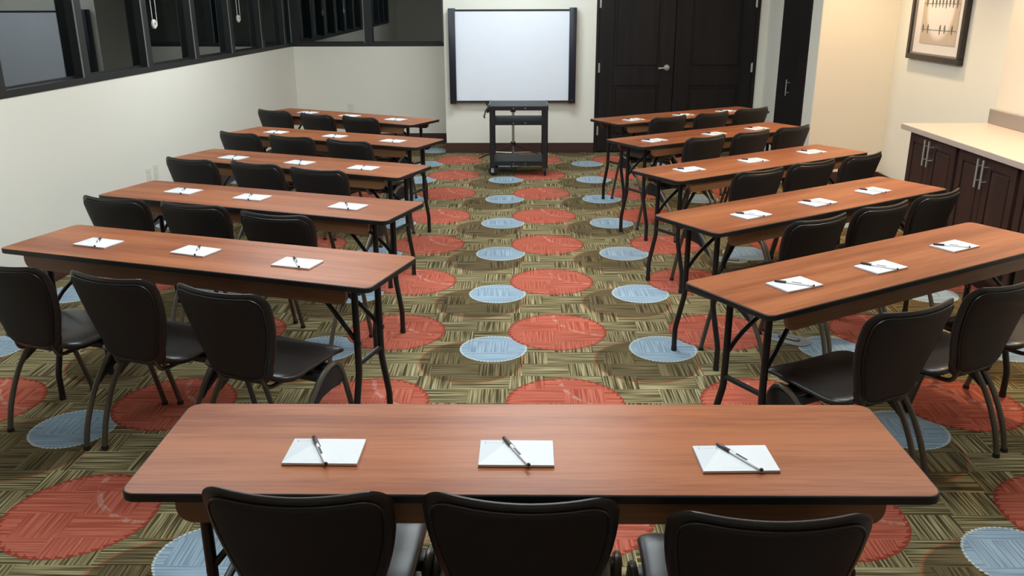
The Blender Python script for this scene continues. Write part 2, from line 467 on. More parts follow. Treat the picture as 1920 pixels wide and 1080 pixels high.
# left window bank
def window(name, label, y0, y1, z0, z1, mull, inward, place):
    """local: wall face at x=0, room side +x; panes recessed"""
    root = bpy.data.objects.new(name, None); COL.objects.link(root); tag(root, label, None, None, 'structure')
    place(root)
    b = bmesh.new(); D = .055
    box(b, -.10, .004, y0, y1, z0, z0+.045); box(b, -.10, .004, y0, y1, z1-.045, z1)
    obj('window_frame', b, M['frame'], root, False)
    edges = [y0]+[m for m in mull]+[y1]
    for m in mull:
        b = box(bmesh.new(), -.10, .004, m, m+.11, z0+.045, z1-.045)
        o = obj('mullion', b, M['frame'], root, False)
        b = box(bmesh.new(), .004, .009, m-.002, m+.012, z0+.045, z1-.045); obj('bead', b, M['bead'], o, False)
    ys = sorted(mull)
    bounds = [(y0, ys[0])]+[(ys[i]+.11, ys[i+1]) for i in range(len(ys)-1)]+[(ys[-1]+.11, y1)]
    for a, c in bounds:
        if c-a < .03: continue
        b = box(bmesh.new(), -D-.008, -D, a, c, z0+.045, z1-.045); obj('pane', b, M['glass'], root, False)
        b = bmesh.new(); box(b, -D, -D+.012, a, c, z0+.045, z0+.06); obj('bead', b, M['frame'], root, False)
    return root
mulls = [.36, 1.345, 2.33, 3.29, 4.25, 5.20, 6.215, 7.23, 8.215, 9.165, 10.13, 11.0]
window('window_1', 'long dark framed window bank over the left wall', .30, 11.33, 1.226, 2.42, mulls, 1, lambda r: setattr(r, 'matrix_world', LROOT))
RW = Matrix.Translation((-.922, YR, 0)) @ Matrix.Rotation(-PI/2, 4, 'Z')       # local +x -> -Y, local y -> +X
RW = Matrix.Translation((-2.94, YR, 0)) @ Matrix.Rotation(-PI/2, 4, 'Z')
window('window_2', 'dark framed window of the far left recess', 0, 2.018, 1.222, 2.42, [.0, .93, 1.93], 1, lambda r: setattr(r, 'matrix_world', RW))

# double door
def door_leaf(name, x0, x1, px0, px1, label, hinge_x):
    root = bpy.data.objects.new(name, None); COL.objects.link(root); tag(root, label, None, None, 'structure')
    Y0 = YW+.004; F = .012
    b = bmesh.new(); box(b, x0, x1, Y0+F, Y0+.045, .012, 2.12)
    for q in ((x0, px0, .012, 2.12), (px1, x1, .012, 2.12), (px0, px1, .012, .20), (px0, px1, .80, 1.005), (px0, px1, 1.98, 2.12)):
        box(b, q[0], q[1], Y0, Y0+F+.002, q[2], q[3], bev=.0035)
    obj('door_leaf', b, M['door'], root, False)
    for z0, z1 in ((.20, .80), (1.005, 1.98)):
        b = bmesh.new()
        def mp(x, y, z): return (x, Y0+F-z, y)
        prism(b, [(px0+.03, z0+.03), (px1-.03, z0+.03), (px1-.03, z1-.03), (px0+.03, z1-.03)], 0, .009, bev=.006, seg=1, map3=mp)
        obj('door_panel', b, M['door'], root, False)
    for hz in (.268, 1.010, 1.742):
        b = tube(bmesh.new(), [(hinge_x, Y0-.008, hz-.055), (hinge_x, Y0-.008, hz+.055)], .009, 8)
        box(b, hinge_x-.012, hinge_x+.012, Y0-.006, Y0+.002, hz-.05, hz+.05)
        obj('hinge', b, M['chrome'], root)
    return root
d1 = door_leaf('door_1', .905, 1.800, 1.085, 1.640, 'left leaf of the dark double door with lever handle', .915)
door_leaf('door_2', 1.808, 2.735, 1.995, 2.590, 'right leaf of the dark double door', 2.727)
hy = YW-.002
b = lathe(bmesh.new(), [(.001, -.016), (.030, -.014), (.036, -.004), (.036, .004)], 24, 'y', (1.719, hy, 1.009))
tube(b, smooth_path([(1.719, hy-.01, 1.009), (1.719, hy-.05, 1.009), (1.705, hy-.058, 1.009), (1.65, hy-.056, 1.008), (1.612, hy-.052, 1.004)], 5), .0105, 10)
obj('door_handle', b, M['chrome'], d1)
b = bmesh.new()
box(b, .872, .905, YW-.010, YW+.05, 0, 2.16, bev=.003); box(b, 2.735, 2.775, YW-.010, YW+.05, 0, 2.16, bev=.003); box(b, .905, 2.735, YW-.010, YW+.05, 2.12, 2.16, bev=.003)
struct('trim_1', b, M['door'], label='dark casing around the double door')
# closet door on the right side wall
cl = bpy.data.objects.new('door_3', None); COL.objects.link(cl); tag(cl, 'tall flat espresso closet door with bar handle', None, None, 'structure')
obj('door_leaf', box(bmesh.new(), 2.858, 2.90, 8.95, 9.90, .012, 2.29, bev=.002), M['closet'], cl, False)
b = tube(bmesh.new(), [(2.825, 9.43, .795), (2.825, 9.43, .965)], .006, 10)
for z in (.828, .932): tube(b, [(2.858, 9.43, z), (2.825, 9.43, z)], .005, 8)
obj('bar_handle', b, M['chrome'], cl)

# ------------------------------------------------------------------ ceiling fixtures
lum_m = {}
for i, ((x, y), st) in enumerate(LUMS):
    place = ['over the left tables near the viewer, added as fill', 'over the middle of the aisle', 'over the left tables at the far end, added as fill', 'over the far end of the aisle by the whiteboard', 'over the front centre table, added as fill', 'over the nearest right table, added as fill'][i]
    t = empty('ceiling_light', 'shallow white ceiling light box ' + place, 'ceiling light', (x, y, CEIL), 0, 'ceiling light panels')
    b = bmesh.new()
    for q in ((-.62, .62, -.32, -.29), (-.62, .62, .29, .32), (-.62, -.59, -.29, .29), (.59, .62, -.29, .29)):
        box(b, *q, -.022, 0)
    obj('light_frame', b, M['ceiling'], t, False)
    if st not in lum_m: lum_m[st] = emit('light_diffuser', LUM_COL, st)
    obj('diffuser', box(bmesh.new(), -.588, .588, -.288, .288, -.125, -.004, bev=.03, seg=2), lum_m[st], t, False)
for i, ((x, y), wt) in enumerate(DOWNS):
    place = ['over the near part of the counter', 'over the far part of the counter', 'by the warm wall and the picture', 'over the right tables'][i]
    t = empty('recessed_downlight', 'small round recessed downlight ' + place, 'ceiling light', (x, y, CEIL), 0, 'recessed downlights')
    b = lathe(bmesh.new(), [(.085, -.006), (.095, -.004), (.095, 0), (.060, 0), (.060, -.004)], 24)
    obj('trim_ring', b, M['ceiling'], t)
    obj('lamp_face', lathe(bmesh.new(), [(.001, -.003), (.058, -.003), (.058, -.001), (.001, -.001)], 20), emit('warm_lamp', DOWN_COL, 12), t)
    ld = bpy.data.lights.new('lamp', 'SPOT'); ld.energy = wt; ld.color = DOWN_COL; ld.spot_size = R(120); ld.spot_blend = .8; ld.shadow_soft_size = .06
    lo = bpy.data.objects.new('lamp', ld); COL.objects.link(lo); lo.parent = t; lo.location = (0, 0, -.03)

# ------------------------------------------------------------------ whiteboard
wb = empty('whiteboard', 'large white interactive board with dark navy side rails on the wall', 'whiteboard', (-.112, YW, 0))
x0, x1, z0, z1 = -.746, .746, .603, 1.690
obj('writing_surface', box(bmesh.new(), x0+.075, x1-.080, -.075, -.02, z0+.034, z1-.030), M['board'], wb, False)
obj('side_rail', box(bmesh.new(), x0, x0+.078, -.115, -.006, z0, z1, bev=.006, seg=2), M['rail'], wb)
r = obj('side_rail', box(bmesh.new(), x1-.083, x1, -.115, -.006, z0+.002, z1+.004, bev=.006, seg=2), M['rail'], wb)
b = box(bmesh.new(), x1-.052, x1-.030, -.1165, -.115, z0+.040, z0+.047); obj('maker_mark', b, M['bead'], r, False)
obj('top_rail', box(bmesh.new(), x0+.078, x1-.083, -.082, -.006, z1-.034, z1-.014, bev=.002), M['rail'], wb)
obj('bottom_rail', box(bmesh.new(), x0+.078, x1-.083, -.082, -.006, z0+.014, z0+.034, bev=.002), M['rail'], wb)
obj('wall_bracket', box(bmesh.new(), -.4, .4, -.012, 0, .9, 1.4), M['rail'], wb, False)

# ------------------------------------------------------------------ AV cart
ct = empty('rolling_cart', 'black three-shelf steel rolling cart in front of the whiteboard', 'cart', (-.034, 9.28, 0))
W2, D2 = .306, .222
def shelf(z, name, lip=.045, w=W2-.004, d=D2-.004):
    b = bmesh.new(); box(b, -w, w, -d, d, z+lip-.004, z+lip)
    for q in ((-w, w, -d, -d+.004), (-w, w, d-.004, d), (-w, -w+.004, -d, d), (w-.004, w, -d, d)): box(b, *q, z, z+lip-.002)
    o = obj(name, b, M['cart'], ct, False)
    obj('shelf_mat', box(bmesh.new(), -w+.006, w-.006, -d+.006, d-.006, z+lip, z+lip+.002), M['carttop'], o, False)
    for x in (-.055, .068):
        bb = lathe(bmesh.new(), [(.001, -.003), (.005, -.002), (.005, .001)], 10, 'y', (x, -d, z+lip*.5)); obj('screw', bb, M['chrome'], o)
    return o
b = bmesh.new(); box(b, -.318, .309, -D2-.004, D2+.004, .690, .738, bev=.003)
top = obj('top_shelf', b, M['cart'], ct, False)
obj('shelf_mat', box(bmesh.new(), -.300, .292, -D2+.012, D2-.010, .738, .7405), M['carttop'], top, False)
b = bmesh.new(); box(b, -.314, -.303, -D2, D2, .738, .748); box(b, .295, .306, -D2, D2, .738, .748)
obj('shelf_rim', b, M['cart'], top, False)
for x in (-.055, .068):
    bb = lathe(bmesh.new(), [(.001, -.003), (.005, -.002), (.005, .001)], 10, 'y', (x, -D2-.004, .712)); obj('screw', bb, M['chrome'], top)
shelf(.537, 'middle_shelf'); shelf(.110, 'bottom_shelf')
for sx in (-1, 1):
    for sy in (-1, 1):
        b = bmesh.new(); wdt = .048 if sx < 0 else .058
        xa, xb = (-W2, -W2+wdt) if sx < 0 else (W2-wdt, W2)
        ya, yb = (-D2, -D2+.004) if sy < 0 else (D2-.004, D2)
        box(b, xa, xb, ya, yb, .085, .692)
        xs = (-W2, -W2+.004) if sx < 0 else (W2-.004, W2)
        box(b, *xs, *((-D2, -D2+.05) if sy < 0 else (D2-.05, D2)), .085, .692)
        obj('upright', b, M['cart'], ct, False)
        cx, cy = sx*(W2-.028), sy*(D2-.030)
        side = sx < 0
        ca = obj('caster', lathe(bmesh.new(), [(.020, .083), (.022, .100), (.012, .100)], 14, 'z', (cx, cy, 0)), M['zinc'], ct)
        b = bmesh.new()
        if side:
            for q in (-.016, .013): box(b, cx-.017, cx+.012, cy+q, cy+q+.003, .036, .096, bev=.001)
            obj('caster_fork', b, M['zinc'], ca, False)
            obj('wheel', lathe(bmesh.new(), [(.006, -.012), (.040, -.012), (.049, -.006), (.049, .006), (.040, .012), (.006, .012)], 22, 'y', (cx+.004, cy, .050)), M['rubber'], ca)
        else:
            for q in (-.016, .013): box(b, cx+q, cx+q+.003, cy-.014, cy+.014, .040, .092, bev=.001)
            obj('caster_fork', b, M['zinc'], ca, False)
            obj('wheel', lathe(bmesh.new(), [(.006, -.012), (.040, -.012), (.049, -.006), (.049, .006), (.040, .012), (.006, .012)], 22, 'x', (cx, cy-.004, .050)), M['rubber'], ca)
b = bmesh.new(); box(b, -.337, -.310, -D2+.01, D2-.06, .664, .716, bev=.006, seg=2)
ps = obj('power_strip', b, M['plastic'], ct)
b = tube(bmesh.new(), smooth_path([(-.330, -D2+.02, .70), (-.345, -D2-.01, .69), (-.352, -D2-.02, .655), (-.362, -D2-.025, .63), (-.350, -D2-.02, .618)], 5), .008, 8)
obj('cord', b, M['plastic'], ps)
b = bmesh.new(); tube(b, smooth_path([(-.322, -D2+.02, .735), (-.338, -D2+.01, .765), (-.326, -D2+.0, .785), (-.312, -D2+.01, .760)], 5), .007, 8)
obj('cord_hook', b, M['plastic'], ct)

# tripod behind the cart
tp = empty('tripod_stand', 'silver pole tripod stand standing behind the rolling cart', 'tripod', (-.103, 9.98, 0))
obj('pole', tube(bmesh.new(), [(0, 0, .215), (0, 0, .60)], .0165, 14), M['tripod'], tp)
obj('pole_foot', tube(bmesh.new(), [(0, 0, .085), (0, 0, .20)], .011, 12), M['tripod'], tp)
b = lathe(bmesh.new(), [(.012, .165), (.024, .170), (.030, .19), (.030, .215), (.022, .225), (.012, .225)], 16); obj('collar', b, M['plastic'], tp)
b = lathe(bmesh.new(), [(.012, .560), (.030, .562), (.032, .60), (.012, .605)], 14); obj('top_bracket', b, M['plastic'], tp)
for a in (15, 165, 268):
    d = Vector((math.cos(R(a)), math.sin(R(a)), 0))
    b = tube(bmesh.new(), [Vector((0, 0, .190))+d*.02, d*.42+Vector((0, 0, .010))], .0075, 8)
    l = obj('leg', b, M['plastic'], tp)
    b = tube(bmesh.new(), [Vector((0, 0, .095))+d*.01, d*.235+Vector((0, 0, .092))], .0045, 6); obj('brace', b, M['tripod'], l)

# ------------------------------------------------------------------ counter and cabinets
def cabinet(y0, y1, label, handles=True):
    t = empty('base_cabinet', label, 'cabinet', (2.885, y0, 0), 0, 'base cabinets under the counter')
    L = y1-y0
    obj('cabinet_body', box(bmesh.new(), .021, .61, .001, L-.001, .10, .857), M['cab'], t, False)
    obj('toe_kick', box(bmesh.new(), .07, .60, .002, L-.002, 0, .10), M['edge'], t, False)
    dw = (L-.05)/2
    for k in (0, 1):
        ya = .022+k*(dw+.006)
        b = bmesh.new(); box(b, .012, .021, ya, ya+dw, .125, .845, bev=.002)
        S = .062
        for q in ((ya, ya+S, .125, .845), (ya+dw-S, ya+dw, .125, .845), (ya+S, ya+dw-S, .125, .125+S), (ya+S, ya+dw-S, .845-S, .845)):
            box(b, .0, .013, q[0], q[1], q[2], q[3], bev=.003)
        dd = obj('cabinet_door', b, M['cab'], t, False)
        mp = lambda x, y, z: (.012-z, x, y)
        b = prism(bmesh.new(), [(ya+S+.012, .137+S), (ya+dw-S-.012, .137+S), (ya+dw-S-.012, .833-S), (ya+S+.012, .833-S)], 0, .010, bev=.008, seg=1, map3=mp)
        obj('door_panel', b, M['cab'], dd, False)
        hyy = (ya+dw-.030) if k == 0 else (ya+.030)
        b = tube(bmesh.new(), [(-.034, hyy, .655), (-.034, hyy, .835)], .0062, 10)
        for z in (.700, .792): tube(b, [(.0, hyy, z), (-.034, hyy, z)], .0045, 8)
        obj('bar_handle', b, M['chrome'], dd)
    return t
cabinet(5.715, 6.46, 'dark cherry base cabinet at the far end of the counter')
cabinet(4.968, 5.713, 'dark cherry base cabinet, second from the far end of the counter')
cabinet(4.221, 4.966, 'dark cherry base cabinet, third from the far end of the counter')
b = box(bmesh.new(), 2.838, 3.51, 4.20, 6.515, .860, .900, bev=.003)
tag(obj('countertop', b, M['counter'], None, False), 'taupe laminate countertop over the dark cabinets by the right wall', 'countertop')
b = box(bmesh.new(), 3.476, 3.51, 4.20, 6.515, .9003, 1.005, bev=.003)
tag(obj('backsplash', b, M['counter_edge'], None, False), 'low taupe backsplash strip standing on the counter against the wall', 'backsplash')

# ------------------------------------------------------------------ framed picture
pc = empty('framed_picture', 'black framed print of birds on wires before a pale moon', 'picture', (3.60, 7.772, 1.26), -PI/2)
# local x runs from far end (left in view) to near end, z up, -y... local +y points into the wall
PW_, PH = .508, 1.05
def ring_frame(bm, ax, az0, az1, t, ya, yb, bev=0):
    box(bm, -ax, ax, ya, yb, az0, az0+t, bev); box(bm, -ax, ax, ya, yb, az1-t, az1, bev)
    box(bm, -ax, -ax+t, ya, yb, az0+t, az1-t, bev); box(bm, ax-t, ax, ya, yb, az0+t, az1-t, bev)
obj('frame', (lambda b: (ring_frame(b, PW_, 0, PH, .048, -.045, -.002, .003), b)[1])(bmesh.new()), M['pframe'], pc, False)
obj('frame_lip', (lambda b: (ring_frame(b, PW_-.048, .048, PH-.048, .014, -.030, -.004), b)[1])(bmesh.new()), M['pfillet'], pc, False)
obj('mat_board', box(bmesh.new(), -PW_+.062, PW_-.062, -.014, -.008, .062, PH-.062), M['mat'], pc, False)
o = obj('print', box(bmesh.new(), -.335, .335, -.002, .002, 0, .76), M['art'], pc, False); o.location = (.012, -.016, .145)
for zz, xs, tail in ((.117, (-.290, -.195, .035, .120, .250), .030), (.335, (-.265, -.165, -.098, -.035, .028, .090, .152, .215, .285), .034)):
    b = box(bmesh.new(), -.33, .33, -.0045, -.0025, zz-.0015, zz+.0015); obj('wire', b, M['pframe'], o, False)
    for i, bx in enumerate(xs):
        b = bmesh.new(); ln = .026+.006*((i*7) % 3)
        outl = [(bx-.011, zz+.006), (bx-.014, zz+.020), (bx-.008, zz+.030), (bx-.006, zz+.040), (bx, zz+.045), (bx+.007, zz+.040), (bx+.009, zz+.030), (bx+.012, zz+.018), (bx+.008, zz), (bx+.001, zz-ln), (bx-.004, zz-ln), (bx-.006, zz)]
        prism(b, outl, .003, .0055, map3=lambda x, y, z: (x, -z, y)); obj('bird', b, M['slot'], o, False)
obj('glass', box(bmesh.new(), -PW_+.05, PW_-.05, -.0235, -.022, .05, PH-.05), M['picglass'], pc, False)

# ------------------------------------------------------------------ outlets, cords, floor boxes
def outlet(label, mw, duplex=True):
    t = bpy.data.objects.new('wall_outlet', None); COL.objects.link(t); tag(t, label, 'outlet'); t.matrix_world = mw
    obj('cover_plate', box(bmesh.new(), 0, .006, -.036, .036, -.058, .058, bev=.002), M['plate'], t)
    for z in (-.022, .022):
        s_ = obj('socket', prism(bmesh.new(), rrect(-.015, .015, z-.013, z+.013, .006), .006, .0075, map3=lambda x, y, q: (q, x, y)), M['plate'], t)
        b = bmesh.new()
        for y in (-.006, .006): box(b, .0073, .0078, y-.001, y+.001, z-.004, z+.004)
        obj('slot', b, M['slot'], s_, False)
outlet('ivory outlet low on the left wall, nearer of the two', LROOT @ Matrix.Translation((0, 6.99, .420)))
outlet('ivory outlet low on the left wall, farther of the two', LROOT @ Matrix.Translation((0, 7.125, .425)))
outlet('ivory outlet on the recess wall above the farthest left table', Matrix.Translation((-2.235, YR, .445)) @ Matrix.Rotation(-PI/2, 4, 'Z'))
for y, lab in ((7.43, 'white blind cord loop with round tensioner on the nearer mullion'), (9.42, 'white blind cord loop with round tensioner on the farther mullion')):
    t = bpy.data.objects.new('blind_cord', None); COL.objects.link(t); tag(t, lab, 'blind cord'); t.matrix_world = LROOT @ Matrix.Translation((.012, y-.02, 0))
    b = bmesh.new(); tube(b, [(0.012, -.028, 1.605), (.008, -.020, 2.40)], .0028, 6); tube(b, smooth_path([(.008, .075, 2.40), (.012, .052, 1.66), (.012, .045, 1.60), (.012, .010, 1.568), (.012, -.02, 1.575), (.012, -.028, 1.605)], 4), .0028, 6)
    obj('cord', b, M['cordw'], t)
    b = lathe(bmesh.new(), [(.012, 0), (.036, .001), (.037, .006), (.037, .014), (.030, .020), (.014, .020), (.012, .012)], 22, 'x', (0, .0, 1.603)); obj('tensioner', b, M['cordw'], t)
    obj('tensioner_hub', lathe(bmesh.new(), [(.001, .004), (.0125, .004), (.0125, .016), (.001, .016)], 14, 'x', (0, 0, 1.603)), M['slot'], t)
for (x, y, rz), lab in (((1.475, 4.425, R(-38)), 'grey oval floor outlet cover under the nearest right table'), ((1.50, 5.94, R(-20)), 'grey oval floor outlet cover under the third right table')):
    t = empty('floor_outlet', lab, 'floor outlet', (x, y, 0), rz)
    obj('cover_plate', prism(bmesh.new(), rrect(-.12, .12, -.07, .07, .068, 8), 0, .006, bev=.002), M['boxgrey'], t)
    b = prism(bmesh.new(), rrect(-.062, .062, -.020, .020, .0199, 8), .006, .011, bev=.002); obj('lid_ring', b, M['slot'], t)
    b = prism(bmesh.new(), rrect(-.048, .048, -.010, .010, .0099, 8), .011, .0125); obj('lid', b, M['chrome'], t)

# ------------------------------------------------------------------ folding tables
TL, TW, TH = 1.83, .452, .75
def make_table():
    t = empty('folding_table', 'x', 'table')
    obj('tabletop', prism(bmesh.new(), rrect(-TL/2+.003, TL/2-.003, -TW/2+.003, TW/2-.003, .032, 6), .7285, TH), M['wood'], t)
    o = rrect(-TL/2, TL/2, -TW/2, TW/2, .034, 6); i = rrect(-TL/2+.003, TL/2-.003, -TW/2+.003, TW/2-.003, .032, 6)
    b = bmesh.new(); prof = ((0, .7280), (.0022, .7300), (.0022, .7468), (0, .7494))
    rings = []
    for k, (d, z) in enumerate(prof):
        rings.append([b.verts.new((x+(x-ix)/.003*(d-.001), y+(y-iy)/.003*(d-.001), z)) for (x, y), (ix, iy) in zip(o, i)])
    rin = [[b.verts.new((x, y, z)) for x, y in i] for z in (.7494, .7280)]
    rings += rin
    n = len(o)
    for a in range(len(rings)):
        A, B_ = rings[a], rings[(a+1) % len(rings)]
        for k in range(n): b.faces.new((A[k], A[(k+1) % n], B_[(k+1) % n], B_[k]))
    obj('edge_band', b, M['edge'], t)
    for s in (1, -1):
        y0 = s*.204
        b = prism(bmesh.new(), rrect(-.800, .800, .662, .7280, (.035, .035, .003, .003), 6), 0, .019, bev=.0015, seg=1,
                  map3=lambda x, y, z: (x, y0-s*z, y))
        obj('apron', b, M['apron'], t)
    for sx in (-1, 1):
        for sy in (-1, 1):
            X = sx*.78
            pts = [(X, sy*.100, .715), (X, sy*.100, .50), (X, sy*.102, .335), (X, sy*.108, .305), (X, sy*.150, .150), (X, sy*.156, .120), (X, sy*.156, .012)]
            b = tube(bmesh.new(), pts, .0142, 12); l = obj('leg', b, M['steel'], t)
            obj('foot_cap', tube(bmesh.new(), [(X, sy*.156, 0), (X, sy*.156, .022)], .0155, 12), M['rubber'], l)
            b = tube(bmesh.new(), smooth_path([(X-sx*.010, sy*.100, .475), (X-sx*.07, sy*.092, .545), (X-sx*.17, sy*.065, .635), (X-sx*.215, sy*.052, .668), (X-sx*.26, sy*.050, .726)], 4), .0095, 8)
            obj('brace', b, M['steel'], t)
            bb = lathe(bmesh.new(), [(.001, .0), (.011, .0), (.011, .006), (.001, .007)], 10, 'x', (X+sx*.010, sy*.102, .46)); obj('bolt', bb, M['steel'], t)
        X = sx*.78
        obj('crossbar', tube(bmesh.new(), [(X, -.100, .368), (X, .100, .368)], .0110, 10), M['steel'], t)
        obj('top_bar', tube(bmesh.new(), [(X, -.185, .715), (X, .185, .715)], .0125, 10), M['steel'], t)
        obj('brace_link', tube(bmesh.new(), [(X-sx*.20, -.055, .655), (X-sx*.20, .055, .655)], .0085, 8), M['steel'], t)
    return t

# ------------------------------------------------------------------ stacking chairs
BH = .406
def bdef(x, zz, n):
    t = max(0.0, min(1.1, zz/BH))
    bow = (.010+.030*t)*(1-(x/.21)**2)
    y = -.190-.078*t-bow+.016*math.sin(PI*min(t, 1))
    z = .414+zz*.992-.010*t*(1-(x/.20)**2)
    return (x, y+n, z)
def back_outline(ins=0.0):
    # straight-sided shield: wide near the top, narrowing to a rounded bottom
    hw_t, hw_b = .212-ins, .158-ins; z0, z1 = ins, BH-ins
    rt_, rb = max(.058-ins*.6, .02), max(.085-ins*.6, .02)
    pts = []
    for k in range(9):
        a = -PI/2+k/8*PI/2; pts.append((hw_b-rb+rb*math.cos(a), z0+rb+rb*math.sin(a)))
    for k in range(1, 7):
        t = k/7; pts.append((hw_b+(hw_t-hw_b)*(1-(1-t)**1.6)+.004*math.sin(PI*t), z0+rb+(z1-rt_-z0-rb)*t))
    for k in range(9):
        a = k/8*PI/2; pts.append((hw_t-rt_+rt_*math.cos(a)-.003*(k/8), z1-rt_+rt_*math.sin(a)))
    top = [(x, z1) for x in (.10, .05)]
    bot = [(x, z0) for x in (.0, .04)] if hw_b-rb > .05 else [(0, z0)]
    right = bot+pts+top
    return right+[(0, z1)]+[(-x, z) for x, z in right[::-1] if abs(x) > 1e-6]
def sdef(x, y, n):
    z = .440+n
    z -= .010*(1-(x/.215)**2)*(1-abs(y)/.25)          # shallow dish
    if y > .10: z -= .026*((y-.10)/.10)**2*(1-.35*(x/.215)**2)
    if y < -.12: z += .010*((-.12-y)/.09)
    return (x, y, z)
def make_chair():
    t = empty('stacking_chair', 'x', 'chair')
    ol = densify(back_outline(), .02)
    obj('backrest', pillow(bmesh.new(), ol, 0, .2, .017, .017, bdef, p=7), M['leather'], t, sharp=1.2)
    ol2 = densify(back_outline(.024), .02)
    o = obj('back_panel', pillow(bmesh.new(), ol2, 0, .2, .004, .009, lambda x, z, n: bdef(x, z, n-.0165), p=9), M['shell'], t, sharp=1.2)
    b = tube(bmesh.new(), [bdef(x, z, -.0170) for x, z in densify(back_outline(.0215), .02)], .0028, 6, closed=True)
    obj('piping', b, M['leather'], o)
    so = densify(rrect(-.213, .213, -.200, .208, (.060, .060, .055, .055), 6), .022)
    obj('seat', pillow(bmesh.new(), so, 0, 0, .024, .022, sdef, p=5), M['seatl'], t, sharp=1.2)
    po = densify(rrect(-.185, .185, -.165, .165, .05, 5), .03)
    obj('seat_pan', pillow(bmesh.new(), po, 0, 0, .004, .012, lambda x, y, n: (x, y, sdef(x, y, 0)[2]-.022+n), p=8), M['plastic'], t)
    b = bmesh.new(); box(b, -.224, .224, .035, .085, .372, .408, bev=.006, seg=2); box(b, -.224, .224, -.03, .0, .372, .400, bev=.005, seg=2)
    obj('seat_frame', b, M['plastic'], t)
    for s in (-1, 1):
        rear = smooth_path([(s*.233, -.228, .012), (s*.234, -.200, .12), (s*.236, -.140, .245), (s*.239, -.055, .352), (s*.242, -.005, .397), (s*.245, .040, .417), (s*.246, .062, .420)], 5)
        front = smooth_path([(s*.246, .060, .420), (s*.245, .090, .408), (s*.243, .118, .368), (s*.240, .150, .28), (s*.236, .190, .15), (s*.233, .226, .012)], 5)
        for q_ in rear+front: q_.x *= .945
        for p_, nm in ((rear, 'rear'), (front, 'front')):
            l = obj('leg', tube(bmesh.new(), p_, .0118, 10), M['bronze'], t)
            f = p_[0] if nm == 'rear' else p_[-1]
            obj('glide', tube(bmesh.new(), [(f.x, f.y, 0), (f.x, f.y, .016)], [.0150, .0135], 10), M['rubber'], l)
        web = [(-.118, .262), (-.085, .290), (-.030, .318), (.030, .322), (.085, .318), (.128, .330), (.118, .366), (.096, .395), (.062, .408), (.028, .402), (-.020, .378), (-.070, .330)]
        b = prism(bmesh.new(), web, s*.229-.014, s*.229+.010, bev=.004, seg=2, map3=lambda x, y, z: (z, x, y))
        obj('leg_bracket', b, M['plastic'], t)
    b = bmesh.new()
    for s in (-1, 1): tube(b, smooth_path([(s*.11, -.03, .392), (s*.11, -.12, .392), (s*.108, -.185, .400), (s*.104, -.205, .440), (s*.102, -.213, .52)], 5), .009, 8)
    tube(b, [(-.11, -.10, .392), (.11, -.10, .392)], .008, 8)
    obj('back_support', b, M['bronze'], t)
    return t

# ------------------------------------------------------------------ notepads and pens
PADT = .0075
def make_pad():
    t = empty('notepad', 'x', 'notepad')
    obj('paper_block', box(bmesh.new(), -.089, .089, -.0595, .0595, .0016, PADT, bev=.0004), M['pad'], t, False)
    obj('backing_board', box(bmesh.new(), -.0895, .0895, -.060, .060, 0, .0016), M['backing'], t, False)
    return t
def make_pen():
    # lies along local x: cap at -x end, origin at the contact line
    t = empty('pen', 'x', 'pen'); r = .0046
    obj('barrel', lathe(bmesh.new(), [(.0037, -.030), (.0039, -.028), (.0040, .066), (.0037, .068)], 12, 'x', (0, 0, r)), M['barrel'], t)
    obj('cap', lathe(bmesh.new(), [(.0034, -.074), (.0044, -.0725), (.0052, -.034), (.0048, -.030)], 12, 'x', (0, 0, r)), M['cap'], t)
    c = obj('clip', box(bmesh.new(), -.070, -.018, .0038, .0062, r-.0015, r+.0015, bev=.0004), M['cap'], t, False)
    obj('end_plug', lathe(bmesh.new(), [(.0040, .0675), (.0043, .068), (.0043, .072), (.0030, .0735)], 12, 'x', (0, 0, r)), M['ink'], t)
    b = bmesh.new(); box(b, -.010, .026, -.0024, .0024, r+.0032, r+.0042, bev=.0003)
    obj('printed_text', b, M['ink'], t, False)
    return t

# ------------------------------------------------------------------ layout (metres, from the fitted photograph)
TABLES = {'F': (.016, 1.880, -.04), 'L5': (-1.383, 3.575, -17.79), 'L4': (-1.461, 4.637, -19.34), 'L3': (-1.521, 5.763, -22.36),
          'L2': (-1.528, 6.911, -23.61), 'L1': (-1.658, 8.169, -28.29), 'R1': (1.515, 8.212, 30.67), 'R2': (1.540, 7.030, 32.46),
          'R3': (1.578, 5.787, 33.84), 'R4': (1.555, 4.567, 32.88), 'R5': (1.524, 3.447, 31.02)}
ORD = {5: 'nearest', 4: 'second nearest', 3: 'middle', 2: 'fourth nearest', 1: 'farthest'}
def where(k):
    if k == 'F': return 'front centre table'
    return '%s %s table' % (ORD[int(k[1])], 'left' if k[0] == 'L' else 'right')
def tgroup(k): return 'the head table' if k == 'F' else ('left column of tables' if k[0] == 'L' else 'right column of tables')
